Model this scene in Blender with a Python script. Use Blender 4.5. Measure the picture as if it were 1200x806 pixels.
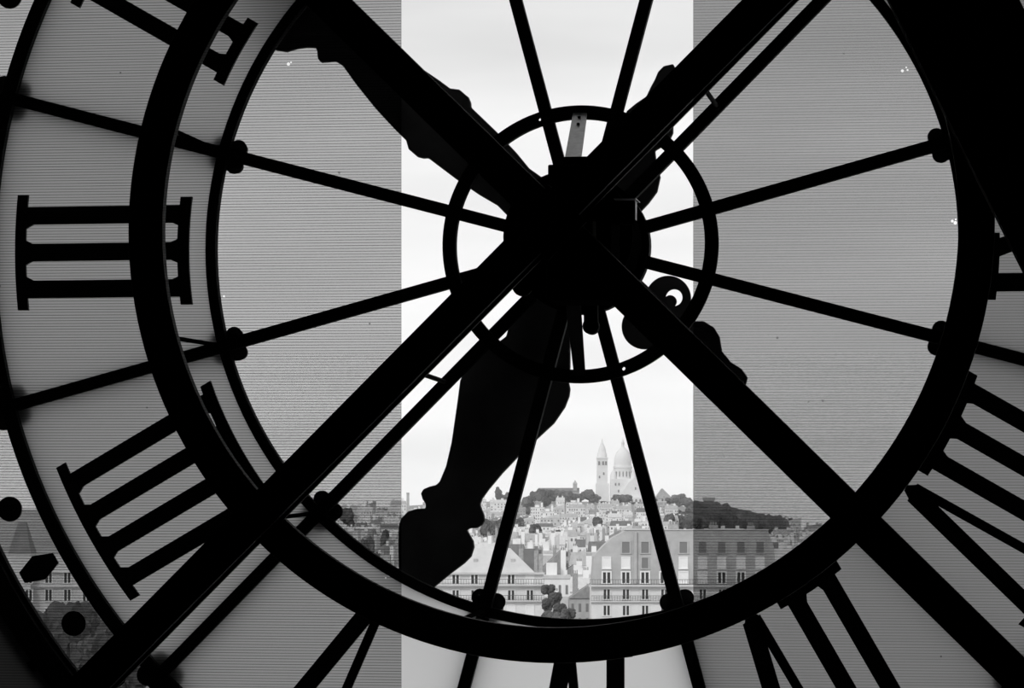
import bpy, bmesh, math, random
from math import sin, cos, pi, radians as R
from mathutils import Vector, Matrix

for o in list(bpy.data.objects):
    bpy.data.objects.remove(o, do_unlink=True)
scene = bpy.context.scene
col = scene.collection

# ------------------------------------------------------------------ camera
F = 3912.0                       # focal length in pixels of the 1200 x 806 frame
VX, VY = 1159.9, 620.3           # where the axis of the clock vanishes
EYE = 1.8
PSI = math.atan((VX-600)/F)       # the camera is turned this far left of the clock's axis
D = 15.0                         # distance of the dial plane, along the clock's axis
cd = bpy.data.cameras.new('camera')
cam = bpy.data.objects.new('camera', cd); col.objects.link(cam)
cam.location = (0, 0, EYE); cam.rotation_euler = (pi/2, 0, PSI)
cd.sensor_fit = 'HORIZONTAL'; cd.sensor_width = 36; cd.lens = F/1200*36
cd.shift_y = (VY-403)/1200
cd.clip_start = 0.05; cd.clip_end = 20000
scene.camera = cam

# ------------------------------------------------------------------ sky
w = bpy.data.worlds.new('overcast_sky'); scene.world = w; w.use_nodes = True
nt = w.node_tree; nt.nodes.clear()
N = nt.nodes.new; L = nt.links.new
out = N('ShaderNodeOutputWorld'); bg = N('ShaderNodeBackground')
tc = N('ShaderNodeTexCoord'); sep = N('ShaderNodeSeparateXYZ'); L(tc.outputs['Generated'], sep.inputs[0])
ramp = N('ShaderNodeValToRGB'); cr = ramp.color_ramp
cr.elements[0].position = 0.0; cr.elements[0].color = (1.0, 1.0, 1.0, 1)
for p_, v_ in ((.05, 1.0), (.085, .97), (.115, .91), (.14, .8)):
    e = cr.elements.new(p_); e.color = (v_, v_, v_, 1)
cr.elements[-1].position = .165; cr.elements[-1].color = (.76, .76, .76, 1)
L(sep.outputs['Z'], ramp.inputs[0])
mp = N('ShaderNodeMapping'); mp.inputs['Scale'].default_value = (3.2, 3.2, 17.0)
mp.inputs['Rotation'].default_value = (0, R(-3), 0)
L(tc.outputs['Generated'], mp.inputs[0])
nz = N('ShaderNodeTexNoise'); nz.inputs['Scale'].default_value = 2.0; nz.inputs['Detail'].default_value = 5
nz.inputs['Roughness'].default_value = .5
L(mp.outputs[0], nz.inputs['Vector'])
mr = N('ShaderNodeMapRange'); mr.inputs['From Min'].default_value = .3; mr.inputs['From Max'].default_value = .7
mr.inputs['To Min'].default_value = .9; mr.inputs['To Max'].default_value = 1.1
L(nz.outputs['Fac'], mr.inputs[0])
mm = N('ShaderNodeMix'); mm.data_type = 'RGBA'; mm.blend_type = 'MULTIPLY'; mm.inputs['Factor'].default_value = 1
L(ramp.outputs[0], mm.inputs[6]); L(mr.outputs[0], mm.inputs[7])
L(mm.outputs[2], bg.inputs['Color']); bg.inputs['Strength'].default_value = 1.04
L(bg.outputs[0], out.inputs[0])

# a veiled sun behind the viewer
sd = bpy.data.lights.new('sun', 'SUN'); sd.energy = 1.5; sd.angle = R(14)
sun = bpy.data.objects.new('sun', sd); col.objects.link(sun)
sun.location = (-30, -60, 60); sun.rotation_euler = (R(55), 0, R(-28))

scene.view_settings.view_transform = 'Standard'; scene.view_settings.look = 'None'
scene.view_settings.exposure = 0.0; scene.view_settings.gamma = 1.0
scene.view_settings.use_curve_mapping = False

# ------------------------------------------------------------------ helpers
def W(px, py, d):
    xc = (px-600)/F; t = d/(cos(PSI)+sin(PSI)*xc)
    return Vector((t*(cos(PSI)*xc-sin(PSI)), d, EYE+t*(VY-py)/F))

def mat(name, v, rough=.7, var=0, scale=5., metal=0, spec=.3, bump=0):
    m = bpy.data.materials.new(name); m.use_nodes = True
    t = m.node_tree; b = t.nodes['Principled BSDF']
    b.inputs['Base Color'].default_value = (v, v, v, 1); b.inputs['Roughness'].default_value = rough
    b.inputs['Metallic'].default_value = metal; b.inputs['Specular IOR Level'].default_value = spec
    if var or bump:
        c = t.nodes.new('ShaderNodeTexCoord'); n = t.nodes.new('ShaderNodeTexNoise')
        n.inputs['Scale'].default_value = scale; n.inputs['Detail'].default_value = 6
        t.links.new(c.outputs['Object'], n.inputs['Vector'])
        if var:
            r = t.nodes.new('ShaderNodeMapRange'); r.inputs['From Min'].default_value = .3; r.inputs['From Max'].default_value = .7
            r.inputs['To Min'].default_value = v*(1-var); r.inputs['To Max'].default_value = v*(1+var)
            t.links.new(n.outputs['Fac'], r.inputs[0]); t.links.new(r.outputs[0], b.inputs['Base Color'])
        if bump:
            bp = t.nodes.new('ShaderNodeBump'); bp.inputs['Strength'].default_value = bump; bp.inputs['Distance'].default_value = .01
            t.links.new(n.outputs['Fac'], bp.inputs['Height']); t.links.new(bp.outputs[0], b.inputs['Normal'])
    return m

class MB:
    def __init__(s): s.v = []; s.f = []
    def add(s, vs, fs):
        k = len(s.v); s.v += [tuple(p) for p in vs]; s.f += [tuple(i+k for i in q) for q in fs]; return s
    def box(s, x0, x1, y0, y1, z0, z1):
        return s.add([(x0,y0,z0),(x1,y0,z0),(x1,y1,z0),(x0,y1,z0),(x0,y0,z1),(x1,y0,z1),(x1,y1,z1),(x0,y1,z1)],
                     [(0,3,2,1),(4,5,6,7),(0,1,5,4),(1,2,6,5),(2,3,7,6),(3,0,4,7)])
    def prism(s, pts, y0, y1):          # polygon in x,z pushed along y
        n = len(pts)
        return s.add([(x,y0,z) for x,z in pts]+[(x,y1,z) for x,z in pts],
                     [tuple(range(n)), tuple(range(2*n-1, n-1, -1))]+[(i, i+n, (i+1)%n+n, (i+1)%n) for i in range(n)])
    def annulus(s, r0, r1, y0, y1, a0=0, a1=360, n=96, cx=0, cz=0):   # angles from the top, towards -x
        full = abs(a1-a0) >= 359.9; k = n if full else n+1; vs = []
        for i in range(k):
            a = R(a0+(a1-a0)*i/n); dx, dz = -sin(a), cos(a)
            vs += [(cx+dx*r0,y0,cz+dz*r0),(cx+dx*r1,y0,cz+dz*r1),(cx+dx*r1,y1,cz+dz*r1),(cx+dx*r0,y1,cz+dz*r0)]
        fs = []
        for i in range(n):
            p = 4*i; q = 4*((i+1) % k)
            for j in range(4): fs.append((p+j, q+j, q+(j+1)%4, p+(j+1)%4))
        if not full: fs += [(0,1,2,3), (4*n+3,4*n+2,4*n+1,4*n)]
        return s.add(vs, fs)
    def disc(s, r, y0, y1, cx=0, cz=0, n=32, r2=None):
        r2 = r if r2 is None else r2
        vs = [(cx+r*cos(2*pi*i/n), y0, cz+r*sin(2*pi*i/n)) for i in range(n)]+[(cx+r2*cos(2*pi*i/n), y1, cz+r2*sin(2*pi*i/n)) for i in range(n)]
        return s.add(vs, [tuple(range(n)), tuple(range(2*n-1,n-1,-1))]+[(i, i+n, (i+1)%n+n, (i+1)%n) for i in range(n)])
    def rod(s, a, b, r, n=10, r2=None):
        a = Vector(a); b = Vector(b); d = (b-a).normalized(); r2 = r if r2 is None else r2
        u = d.orthogonal().normalized(); v = d.cross(u); vs = []
        for p, q in ((a, r), (b, r2)):
            vs += [p+u*q*cos(2*pi*i/n)+v*q*sin(2*pi*i/n) for i in range(n)]
        return s.add(vs, [tuple(range(n-1,-1,-1)), tuple(range(n,2*n))]+[(i,(i+1)%n,(i+1)%n+n,i+n) for i in range(n)])
    def beam(s, a, b, wd, y0, y1):       # flat bar between two x,z points
        ax, az = a; bx, bz = b; dx, dz = bx-ax, bz-az; l = math.hypot(dx, dz); nx, nz = -dz/l*wd/2, dx/l*wd/2
        return s.prism([(ax+nx,az+nz),(bx+nx,bz+nz),(bx-nx,bz-nz),(ax-nx,az-nz)], y0, y1)
    def lathe(s, prof, n=16, cx=0, cy=0):   # (r, z)
        vs = []; m = len(prof)
        for i in range(n):
            a = 2*pi*i/n; vs += [(cx+r*cos(a), cy+r*sin(a), z) for r, z in prof]
        fs = [(i*m+j, ((i+1)%n)*m+j, ((i+1)%n)*m+j+1, i*m+j+1) for i in range(n) for j in range(m-1)]
        return s.add(vs, fs)
    def mesh(s, name, m):
        me = bpy.data.meshes.new(name); me.from_pydata(s.v, [], s.f)
        bm = bmesh.new(); bm.from_mesh(me); bmesh.ops.recalc_face_normals(bm, faces=bm.faces); bm.to_mesh(me); bm.free()
        me.materials.append(m); return me
    def build(s, name, m, parent=None, smooth=False, bevel=0):
        o = bpy.data.objects.new(name, s.mesh(name, m)); col.objects.link(o)
        if smooth:
            for p in o.data.polygons: p.use_smooth = True
        if bevel:
            b = o.modifiers.new('bevel', 'BEVEL'); b.width = bevel; b.segments = 2; b.limit_method = 'ANGLE'
        if parent: o.parent = parent
        return o

def inst(name, me, parent, loc=(0,0,0), ry=0):
    o = bpy.data.objects.new(name, me); col.objects.link(o); o.parent = parent; o.location = loc; o.rotation_euler = (0, ry, 0); return o
def empty(name, loc, ry=0):
    o = bpy.data.objects.new(name, None); col.objects.link(o); o.location = loc; o.rotation_euler = (0, ry, 0); o.empty_display_size = .2; return o
def tag(o, label=None, cat=None, group=None, kind=None):
    if label: o['label'] = label
    if cat: o['category'] = cat
    if group: o['group'] = group
    if kind: o['kind'] = kind
    return o
def copy_tree(o, parent=None):
    c = o.copy(); col.objects.link(c); c.parent = parent
    for ch in list(o.children): copy_tree(ch, c)
    return c
def scaled(px): return px/258.27            # pixels on the dial plane to metres

# ------------------------------------------------------------------ materials
IRON = mat('black_painted_iron', .03, .8, .3, 9, spec=.1, bump=.15)
IRON2 = mat('sooty_cast_iron', .045, .8, .3, 7, spec=.1, bump=.2)
BEAM = mat('black_painted_beam', .008, .6, .3, 4)
HAND = mat('blackened_copper', .06, .6, .3, 5, spec=.15)
MATT = mat('matt_black_housing', .006, 1.0, spec=0)
NUM = mat('black_enamel_numeral', .04, .5)
STEEL = mat('bright_galvanised_steel', .62, .42, .15, 30, metal=.35)
WALL = mat('dark_grey_plaster', .22, .9, .2, 1.5)
FLOOR = mat('dark_oak_floor', .05, .5, .3, 3)
ROOF_IN = mat('charcoal_ceiling', .03, .9, .2, 1)
RIB = mat('black_riveted_steel', .004, .8)

def glass(name):
    m = bpy.data.materials.new(name); m.use_nodes = True; t = m.node_tree; t.nodes.clear()
    o = t.nodes.new('ShaderNodeOutputMaterial'); mx = t.nodes.new('ShaderNodeMixShader')
    tr = t.nodes.new('ShaderNodeBsdfTransparent'); gl = t.nodes.new('ShaderNodeBsdfGlossy')
    tr.inputs[0].default_value = (.985, .985, .985, 1); gl.inputs['Roughness'].default_value = .02
    fr = t.nodes.new('ShaderNodeFresnel'); fr.inputs[0].default_value = 1.2
    t.links.new(fr.outputs[0], mx.inputs[0]); t.links.new(tr.outputs[0], mx.inputs[1]); t.links.new(gl.outputs[0], mx.inputs[2]); t.links.new(mx.outputs[0], o.inputs[0])
    return m
CLEAR = glass('clear_window_glass')
def opal():
    m = bpy.data.materials.new('opal_glass'); m.use_nodes = True; t = m.node_tree; t.nodes.clear()
    o = t.nodes.new('ShaderNodeOutputMaterial'); mx = t.nodes.new('ShaderNodeMixShader')
    tr = t.nodes.new('ShaderNodeBsdfTranslucent'); df = t.nodes.new('ShaderNodeBsdfDiffuse')
    tr.inputs[0].default_value = (.92, .92, .92, 1); df.inputs[0].default_value = (.3, .3, .3, 1)
    mx.inputs[0].default_value = .03
    t.links.new(tr.outputs[0], mx.inputs[1]); t.links.new(df.outputs[0], mx.inputs[2]); t.links.new(mx.outputs[0], o.inputs[0])
    return m
OPAL = opal()

def screen_fabric(name, see, thread, holes):
    """dark woven screen cloth: horizontal threads, a few pinholes, specks of dirt"""
    m = bpy.data.materials.new(name); m.use_nodes = True; t = m.node_tree; t.nodes.clear()
    n = t.nodes.new; l = t.links.new
    o = n('ShaderNodeOutputMaterial'); mx = n('ShaderNodeMixShader'); tr = n('ShaderNodeBsdfTransparent'); df = n('ShaderNodeBsdfDiffuse')
    df.inputs[0].default_value = (.012, .012, .012, 1)
    g = n('ShaderNodeNewGeometry'); sp = n('ShaderNodeSeparateXYZ'); l(g.outputs['Position'], sp.inputs[0])
    def M(op, a, b=None, c=None):
        k = n('ShaderNodeMath'); k.operation = op
        for i, q in enumerate((a, b, c)):
            if q is None: continue
            if isinstance(q, (int, float)): k.inputs[i].default_value = q
            else: l(q, k.inputs[i])
        return k.outputs[0]
    # threads every 11.8 mm, running very slightly uphill
    ph = M('MULTIPLY', M('ADD', sp.outputs['Z'], M('MULTIPLY', sp.outputs['X'], .004)), 1/.0114)
    fr = M('FRACT', ph)
    ln = M('LESS_THAN', fr, .27)
    no = n('ShaderNodeTexNoise'); no.inputs['Scale'].default_value = 1.0; no.inputs['Detail'].default_value = 3
    mpn = n('ShaderNodeMapping'); mpn.inputs['Scale'].default_value = (2.5, 1, 45); l(g.outputs['Position'], mpn.inputs[0]); l(mpn.outputs[0], no.inputs['Vector'])
    depth = M('MULTIPLY', ln, M('MULTIPLY_ADD', no.outputs['Fac'], thread, thread*.35))
    base = M('MULTIPLY', M('SUBTRACT', 1, depth), see)
    wob = M('MULTIPLY_ADD', no.outputs['Fac'], .2, .9)
    base = M('MULTIPLY', base, wob)
    vo = n('ShaderNodeTexVoronoi'); vo.inputs['Scale'].default_value = 6.0
    l(g.outputs['Position'], vo.inputs['Vector'])
    speck = M('MULTIPLY_ADD', M('LESS_THAN', vo.outputs['Distance'], .03), -.55, 1)
    base = M('MULTIPLY', base, speck)
    for (px, py, r) in holes:
        p = W(px, py, 13.2)
        dx = M('SUBTRACT', sp.outputs['X'], p.x); dz = M('SUBTRACT', sp.outputs['Z'], p.z)
        dd = M('SQRT', M('ADD', M('MULTIPLY', dx, dx), M('MULTIPLY', dz, dz)))
        base = M('MAXIMUM', base, M('LESS_THAN', dd, r*13.2/F))
    l(base, mx.inputs[0]); l(df.outputs[0], mx.inputs[1]); l(tr.outputs[0], mx.inputs[2]); l(mx.outputs[0], o.inputs[0])
    return m
SCREEN_L = screen_fabric('grey_screen_fabric_a', .455, .62, [(338, 75, 2), (341, 73, 1), (262.5, 347, 1.2), (456, 674, 1.6), (452, 677, 1)])
SCREEN_R = screen_fabric('grey_screen_fabric_b', .36, .38, [(1057.5, 83, 1.7), (1063.5, 82, 1.1), (1062, 79, .9), (1116, 259, 1.6), (1119.5, 261, 2), (1120, 257, 1)])

# ------------------------------------------------------------------ room
DX, DZ = -1.8294, EYE+1.2845      # clock axis
XL, XR, ZF, ZC, YB = -7.4, 3.8, -.16, 7.3, -2.5
def struct(name, mb, m, label, cat):
    return tag(mb.build(name, m), label, cat, kind='structure')
def round_wall():
    mb = MB(); n = 144; r = 3.19; y0, y1 = 13.65, 15.12; x0, x1, z0, z1 = XL, XR, ZF, ZC
    vs = []
    corner = sorted([math.atan2(z-DZ, x-DX) % (2*pi) for x in (x0, x1) for z in (z0, z1)])
    ang = [2*pi*i/n for i in range(n)]
    for c in corner:
        j = min(range(n), key=lambda i: abs(ang[i]-c)); ang[j] = c
    for a in ang:
        c, s = cos(a), sin(a)
        tx = (x1-DX)/c if c > 1e-9 else (x0-DX)/c if c < -1e-9 else 1e9
        tz = (z1-DZ)/s if s > 1e-9 else (z0-DZ)/s if s < -1e-9 else 1e9
        k = min(tx, tz)
        for y in (y0, y1): vs += [(DX+r*c, y, DZ+r*s), (DX+k*c, y, DZ+k*s)]
    fs = []
    for i in range(n):
        p, q = 4*i, 4*((i+1) % n)
        fs += [(p,q,q+1,p+1), (p+2,p+3,q+3,q+2), (p,p+2,q+2,q), (p+1,q+1,q+3,p+3)]
    return mb.add(vs, fs)
struct('wall_front', round_wall(), WALL, 'dark plaster wall with a deep round opening around the clock', 'wall')
struct('wall_left', MB().box(XL-.25, XL, YB, 15.12, ZF, ZC), WALL, 'plain dark side wall beside the blind on the III side', 'wall')
struct('wall_right', MB().box(XR, XR+.25, YB, 15.12, ZF, ZC), WALL, 'plain dark side wall beside the slanting girder', 'wall')
struct('wall_back', MB().box(XL-.25, XR+.25, YB-.25, YB, ZF, ZC), WALL, 'plain dark wall facing the clock from behind', 'wall')
struct('floor', MB().box(XL-.25, XR+.25, YB-.25, 15.12, ZF-.3, ZF), FLOOR, 'dark wooden floor of the clock room', 'floor')
struct('ceiling', MB().box(XL-.25, XR+.25, YB-.25, 15.12, ZC, ZC+.3), ROOF_IN, 'charcoal ceiling above the clock', 'ceiling')

# ------------------------------------------------------------------ the dial
ROLL = 0.0
dial = tag(empty('clock_dial', (DX, D, DZ), ROLL), 'huge round iron clock dial of glass panes with Roman numerals seen from behind', 'clock face')
S = scaled
def pol(r, a): a = R(a); return (-sin(a)*r, cos(a)*r)
def pane(name, r0, r1, a0, a1, y, th, m, n):
    return MB().annulus(S(r0), S(r1), y, y+th, a0, a1, n).build(name, m, dial)
# glass: one clear, one opal pane between each pair of spokes; one clear minute pane per hour
for k in range(12):
    a = 15+30*k; g = .25
    tag(pane('clear_pane', 76, 438, a+g, a+30-g, .012, .008, CLEAR, 14), 'clear glass pane')
    tag(pane('opal_pane', 447, 708, a+g, a+30-g, .012, .008, OPAL, 14), 'milky opal glass pane')
    tag(pane('minute_pane', 721, 793, a+g, a+30-g, .012, .008, CLEAR, 14), 'clear glass pane of the minute track')
# ironwork
MB().annulus(S(436.5), S(448.5), -.025, .03, n=180).build('spoke_ring', IRON2, dial)
MB().annulus(S(706.5), S(723), -.03, .09, n=180).build('numeral_ring', IRON2, dial)
MB().annulus(S(791), S(820.5), -.06, .1, n=180).build('outer_frame', IRON2, dial)
MB().annulus(S(786), S(792), -.02, .02, n=180).build('glazing_bead', IRON, dial)
sp = MB().box(-S(7.2), S(7.2), -.03, .02, S(72), S(438)); sp.box(-S(3.5), S(3.5), .02, .09, S(72), S(438))
spm = sp.mesh('spoke', IRON2)
sp2 = MB().box(-S(7.2), S(7.2), -.022, .09, S(450), S(708)).mesh('outer_spoke', IRON2)
def rosette(rr, lobe):
    b = MB(); b.disc(S(rr), .03, .11, n=28)
    for sx in (-1, 1):
        for sz in (-1, 1): b.disc(S(lobe), .03, .09, sx*S(rr*.58), sz*S(rr*.58), n=20, r2=S(lobe*.8))
    b.disc(S(rr*.45), .0215, .03, n=20)
    return b
ros_in = rosette(17.5, 10.5).mesh('rosette', IRON); ros_out = rosette(21, 13).mesh('rosette', IRON)
for k in range(12):
    a = 15+30*k; ry = -R(a)
    inst('spoke', spm, dial, (0,0,0), ry); inst('spoke', sp2, dial, (0,0,0), ry)
    x, z = pol(S(439), a); inst('rosette', ros_in, dial, (x, 0, z), ry)
    x, z = pol(S(715), a); inst('rosette', ros_out, dial, (x, 0, z), ry)
# minute markers
dotm = MB().disc(S(15), .0, .012, n=28).mesh('minute_dot', NUM)
hexm = MB().prism([(S(x), S(z)) for x, z in ((-7,24),(7,24),(16,0),(7,-24),(-7,-24),(-16,0))], .0, .012).mesh('hour_lozenge', NUM)
for k in range(60):
    a = 6*k; x, z = pol(S(755.5), a)
    inst('hour_lozenge' if k % 5 == 0 else 'minute_dot', hexm if k % 5 == 0 else dotm, dial, (x, 0, z), -R(a))
# numerals, bottoms towards the centre, reading towards +u (mirrored because seen from behind)
def numeral(name, label, bars, vees=(), exes=(), ser=()):
    h = None
    b = MB(); Y0, Y1 = -.006, .012; RI, RO = 475, 676
    def P(u, r): return (-S(u), S(r))
    def stroke(u0, u1, wd, r0=RI, r1=RO):
        b.prism([P(u0-wd/2, r0), P(u0+wd/2, r0), P(u1+wd/2, r1), P(u1-wd/2, r1)], Y0, Y1)
    def serif(u0, u1, r, th, inner):
        n = 10; pts = []
        for i in range(n+1):
            u = u0+(u1-u0)*i/n; pts.append((u, math.sqrt(max((r+(th if not inner else 0))**2-u*u, 1))))
        for i in range(n, -1, -1):
            u = u0+(u1-u0)*i/n; pts.append((u, math.sqrt(max((r+(0 if not inner else th))**2-u*u, 1))))
        if inner: pts = pts
        for i in range(n):
            q = [pts[i], pts[i+1], pts[2*n-i], pts[2*n+1-i]]
            b.prism([P(*t) for t in q], Y0-.0006, Y1)
    ri = lambda u: math.sqrt((RI+3)**2-u*u); ro = lambda u: math.sqrt((RO-3)**2-u*u)
    for q, u in enumerate(bars):
        stroke(u, u, 21, ri(u), ro(u))
        for sg in (-1, 1):
            if (sg < 0 and q == 0) or (sg > 0 and q == len(bars)-1): continue
            b.prism([P(u+sg*10, ri(u)+3), P(u+sg*10, ri(u)+15), P(u+sg*15.5, ri(u)+3)], Y0+.0004, Y1)
            b.prism([P(u+sg*10, ro(u)-2), P(u+sg*10, ro(u)-12), P(u+sg*15.5, ro(u)-2)], Y0+.0004, Y1)
    for (ap, t1, t2) in vees:
        stroke(ap-3, t1, 21, RI+2, ro(t1)); stroke(ap+4, t2, 11, RI+2, ro(t2))
        b.prism([P(ap-12, RI+4), P(ap+9, RI+4), P(ap+2, RI-7), P(ap-5, RI-7)], Y0+.0003, Y1)
        serif(t1-22, t1+22, RO-6, 12, False); serif(t2-13, t2+16, RO-6, 12, False)
    for (c, hw) in exes:
        stroke(c+hw, c-hw, 11, ri(c+hw), ro(c-hw)); stroke(c-hw, c+hw, 21, ri(c-hw), ro(c+hw))
        for s in (-hw, hw):
            serif(c+s-17, c+s+17, RO-6, 12, False); serif(c+s-19, c+s+19, RI-4, 13, True)
    if bars:
        serif(min(bars)-25, max(bars)+25, RO-6, 13, False); serif(min(bars)-20, max(bars)+20, RI-5, 14, True)
    for s in ser: serif(*s)
    o = b.build('numeral', NUM, dial); o.rotation_euler = (0, -R(h or 0), 0); o['label'] = label
    return o
def place(h, *a, **k):
    o = numeral(*a, **k); o.rotation_euler = (0, -R(30*h), 0)
place(1, 'n', 'Roman numeral I', [0])
place(2, 'n', 'Roman numeral II', [-19, 25])
place(3, 'n', 'Roman numeral III', [-43.5, .5, 44.5])
place(4, 'n', 'Roman numeral IIII', [-67.5, -23, 21, 65])
place(5, 'n', 'Roman numeral V', [], vees=[(1.5, -36, 27)])
place(6, 'n', 'Roman numeral VI', [40], vees=[(-17, -56, 6)])
place(7, 'n', 'Roman numeral VII', [9.5, 53.5], vees=[(-44, -92, -38)])
place(8, 'n', 'Roman numeral VIII', [-13, 31, 75], vees=[(-56, -107, -50)])
place(9, 'n', 'Roman numeral IX', [-48], exes=[(27, 37)])
place(10, 'n', 'Roman numeral X', [], exes=[(0, 36)])
place(11, 'n', 'Roman numeral XI', [50], exes=[(-27, 36)])
place(12, 'n', 'Roman numeral XII', [28, 71], exes=[(-48, 36)])
# hub disc, hub ring with two drilled holes
MB().disc(S(80), .0, .085, n=64).build('hub_disc', IRON, dial)
MB().annulus(S(58), S(72), -.05, .0, n=64).build('hub_collar', IRON, dial)
hr = MB(); r0, r1, y0, y1 = S(146), S(161.5), -.075, -.03
holes = (17.7, 199.5); wseg = 4.0
hr.annulus(r0, r1, y0, y1, holes[0]+wseg, holes[1]-wseg, 70); hr.annulus(r0, r1, y0, y1, holes[1]+wseg, holes[0]+360-wseg, 70)
for a in holes:
    ring = []
    for (da, r) in ((-1,r0),(0,r0),(1,r0),(1,(r0+r1)/2),(1,r1),(0,r1),(-1,r1),(-1,(r0+r1)/2)):
        ring.append(pol(r, a+da*wseg))
    cx, cz = pol((r0+r1)/2, a); hole = []
    for (x, z) in ring:
        l = math.hypot(x-cx, z-cz); hole.append((cx+(x-cx)/l*S(2.4), cz+(z-cz)/l*S(2.4)))
    vs = [(x,y,z) for y in (y0, y1) for (x, z) in ring+hole]; fs = []
    for i in range(8):
        j = (i+1) % 8
        fs += [(i,j,j+8,i+8), (i+16,i+24,j+24,j+16), (i+8,j+8,j+24,i+24), (i,i+16,j+16,j)]
    hr.add(vs, fs)
hr.build('hub_ring', IRON, dial)
lug = MB().box(-S(5), S(5), -.035, -.0, S(150), S(158)).mesh('lug', IRON)
for k in range(12): inst('lug', lug, dial, (0,0,0), -R(15+30*k))
clip = MB().box(-S(6), S(6), -.10, -.05, S(809), S(826)).box(-S(3), S(3), -.115, -.1, S(812), S(818)).mesh('frame_clip', IRON)
for a in (53, 97, 127, 143, 217, 233, 263): inst('frame_clip', clip, dial, (0,0,0), -R(a))

# ------------------------------------------------------------------ hands (outside the glass)
def hand(name, label, cat, y, prof, tail, rings=()):
    """profiles come as points on the photograph, set down on the plane the hand turns in"""
    h = empty(name, (DX, D+y, DZ), 0); tag(h, label, cat)
    def Q(px, py): p = W(px, py, D+y); return (p.x-DX, p.z-DZ)
    MB().prism([Q(*p) for p in prof], 0, .03).build('blade', HAND, h, bevel=.005)
    MB().prism([Q(*p) for p in tail], 0, .03).build('counterweight', HAND, h, bevel=.005)
    for (px, py, ro, ri) in rings:
        cx, cz = Q(px, py); b = MB(); b.annulus(S(ri), S(ro), .001, .029, n=40, cx=cx, cz=cz)
        for q in range(0, len(b.v), 4):          # the eye of the scroll sits off centre
            for w_ in (0, 3):
                x, y_, z = b.v[q+w_]; b.v[q+w_] = (x+S(7), y_, z+S(1) if py < 366 else z+S(2))
        sc = b.build('scroll', HAND, h, bevel=.003)
        MB().disc(S(7.5), .001, .029, cx+S(2.5), cz-S(3.5), 24).build('scroll_eye', HAND, sc, bevel=.003)
    MB().disc(S(62), -.01, .045, n=48).build('boss', HAND, h, bevel=.008)
    return h
def sym(p): return [(t, -n) for t, n in p]+[(t, n) for t, n in reversed(p) if n != 0]
def along(ang):
    a = R(ang); return lambda t, n: (682-sin(a)*t+cos(a)*n, 287.5-cos(a)*t-sin(a)*n)
mprof = [(40,36),(80,31),(106,28.7),(130,33),(162,36.5),(204,39),(208,43),(214,46),(228,46),(234,42),(237,40),(252,39),(275,36.5),(290,34.5),(324,28),(350,21.5),(360,23),(366,29),(372,35),(378,34),(384,28),(388,26),(396,32),(404,41),(411,52),(423,59),(440,56),(458,44),(490,22),(600,12),(720,4),(730,0)]
mtail = [(40,20),(80,14),(140,11),(150,13),(158,18),(166,25),(180,27),(192,23),(205,12),(221,9),(236,11),(248,8),(252,0)]
A = along(49.6)
hand('minute_hand', 'long black ornamental clock hand with scrolled tail running behind the diagonal beam', 'clock hand', .22,
     [A(*p) for p in sym(mprof)], [A(-t, n) for t, n in sym(mtail)],
     [(*A(-117, 18), 27, 10), (*A(-117, -25), 27, 8)])
hp = [(665,340),(668,365),(668,410),(668,430),(666,446),(668,456),(667,464),(662,477),(649,496),(629,514.5),(607,535),(588,555),(573,573),(565,584),(562.5,591),(564,596),(567,603),(568,610),(565,615),(559,618.5),(551,619),(547,621),(550,626),(554.5,634),(555.5,641),(552,652),(544,660),(528,672),(511,686),(494,702),(484,706),(474,690),(467,668),(466.5,640),(467,616),(470,607),(478,599),(488,596),(498.5,595.5),(498.5,590),(495,585),(493,578),(496,573),(503,570),(511,568),(515,564),(522.5,546),(529,518),(535.6,472),(539,446),(546,430),(560,415),(578,405),(593,394),(598,375),(622,335)]
htail = [(35,30),(60,34),(79,40),(95,43),(112,39),(126,27),(137,20),(145,25),(155,30),(165,30),(178,24),(190,17),(203,12),(212,11.5),(222,12),(231,9),(238,0)]
A = along(154.3)
hand('hour_hand', 'broad black spade-shaped clock hand pointing down over the rooftops', 'clock hand', .16,
     hp, [A(-t, n-(9 if t < 200 else 4)) for t, n in sym(htail)])

# ------------------------------------------------------------------ heavy brace in front of the dial
brace = tag(empty('clock_brace', (DX, 14.0, DZ)), 'black iron ring with two crossed diagonal beams standing in front of the dial', 'frame')
MB().annulus(1.7006, 1.851, .025, .085, n=180).build('brace_ring', BEAM, brace, bevel=.004)
def wl(px, py, d):
    p = W(px, py, d); return (p.x-DX, p.z-DZ)
def ext(a, b, r=3.18):
    ax, az = a; dx, dz = b[0]-ax, b[1]-az; l = math.hypot(dx, dz); dx /= l; dz /= l
    bq = ax*dx+az*dz; c = ax*ax+az*az-r*r; s = math.sqrt(bq*bq-c)
    return (ax+dx*(-bq-s), az+dz*(-bq-s)), (ax+dx*(-bq+s), az+dz*(-bq+s))
for (a, b) in (((300,605),(885,14.5)), ((412,28.5),(1100,702))):
    p, q = ext(wl(*a, 13.88), wl(*b, 13.88))
    o = MB().beam(p, q, .147, -.14, -.118).beam(p, q, .118, -.119, -.0).beam(p, q, .147, -.001, .022).build('diagonal_beam', BEAM, brace)
for a in (45, 134.5, 225, 315):          # packing blocks where beams and ring meet
    x, z = pol(1.776, a); MB().box(x-.07, x+.07, .02, .03, z-.07, z+.07).build('packing_block', BEAM, brace)
for k in range(12):
    a = 15+30*k; x0, z0 = pol(S(441), a); x1, z1 = pol(1.75, a)
    MB().rod((x0, 1.02, z0), (x1, .06, z1), .010).build('tie_rod', MATT, brace)
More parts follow.
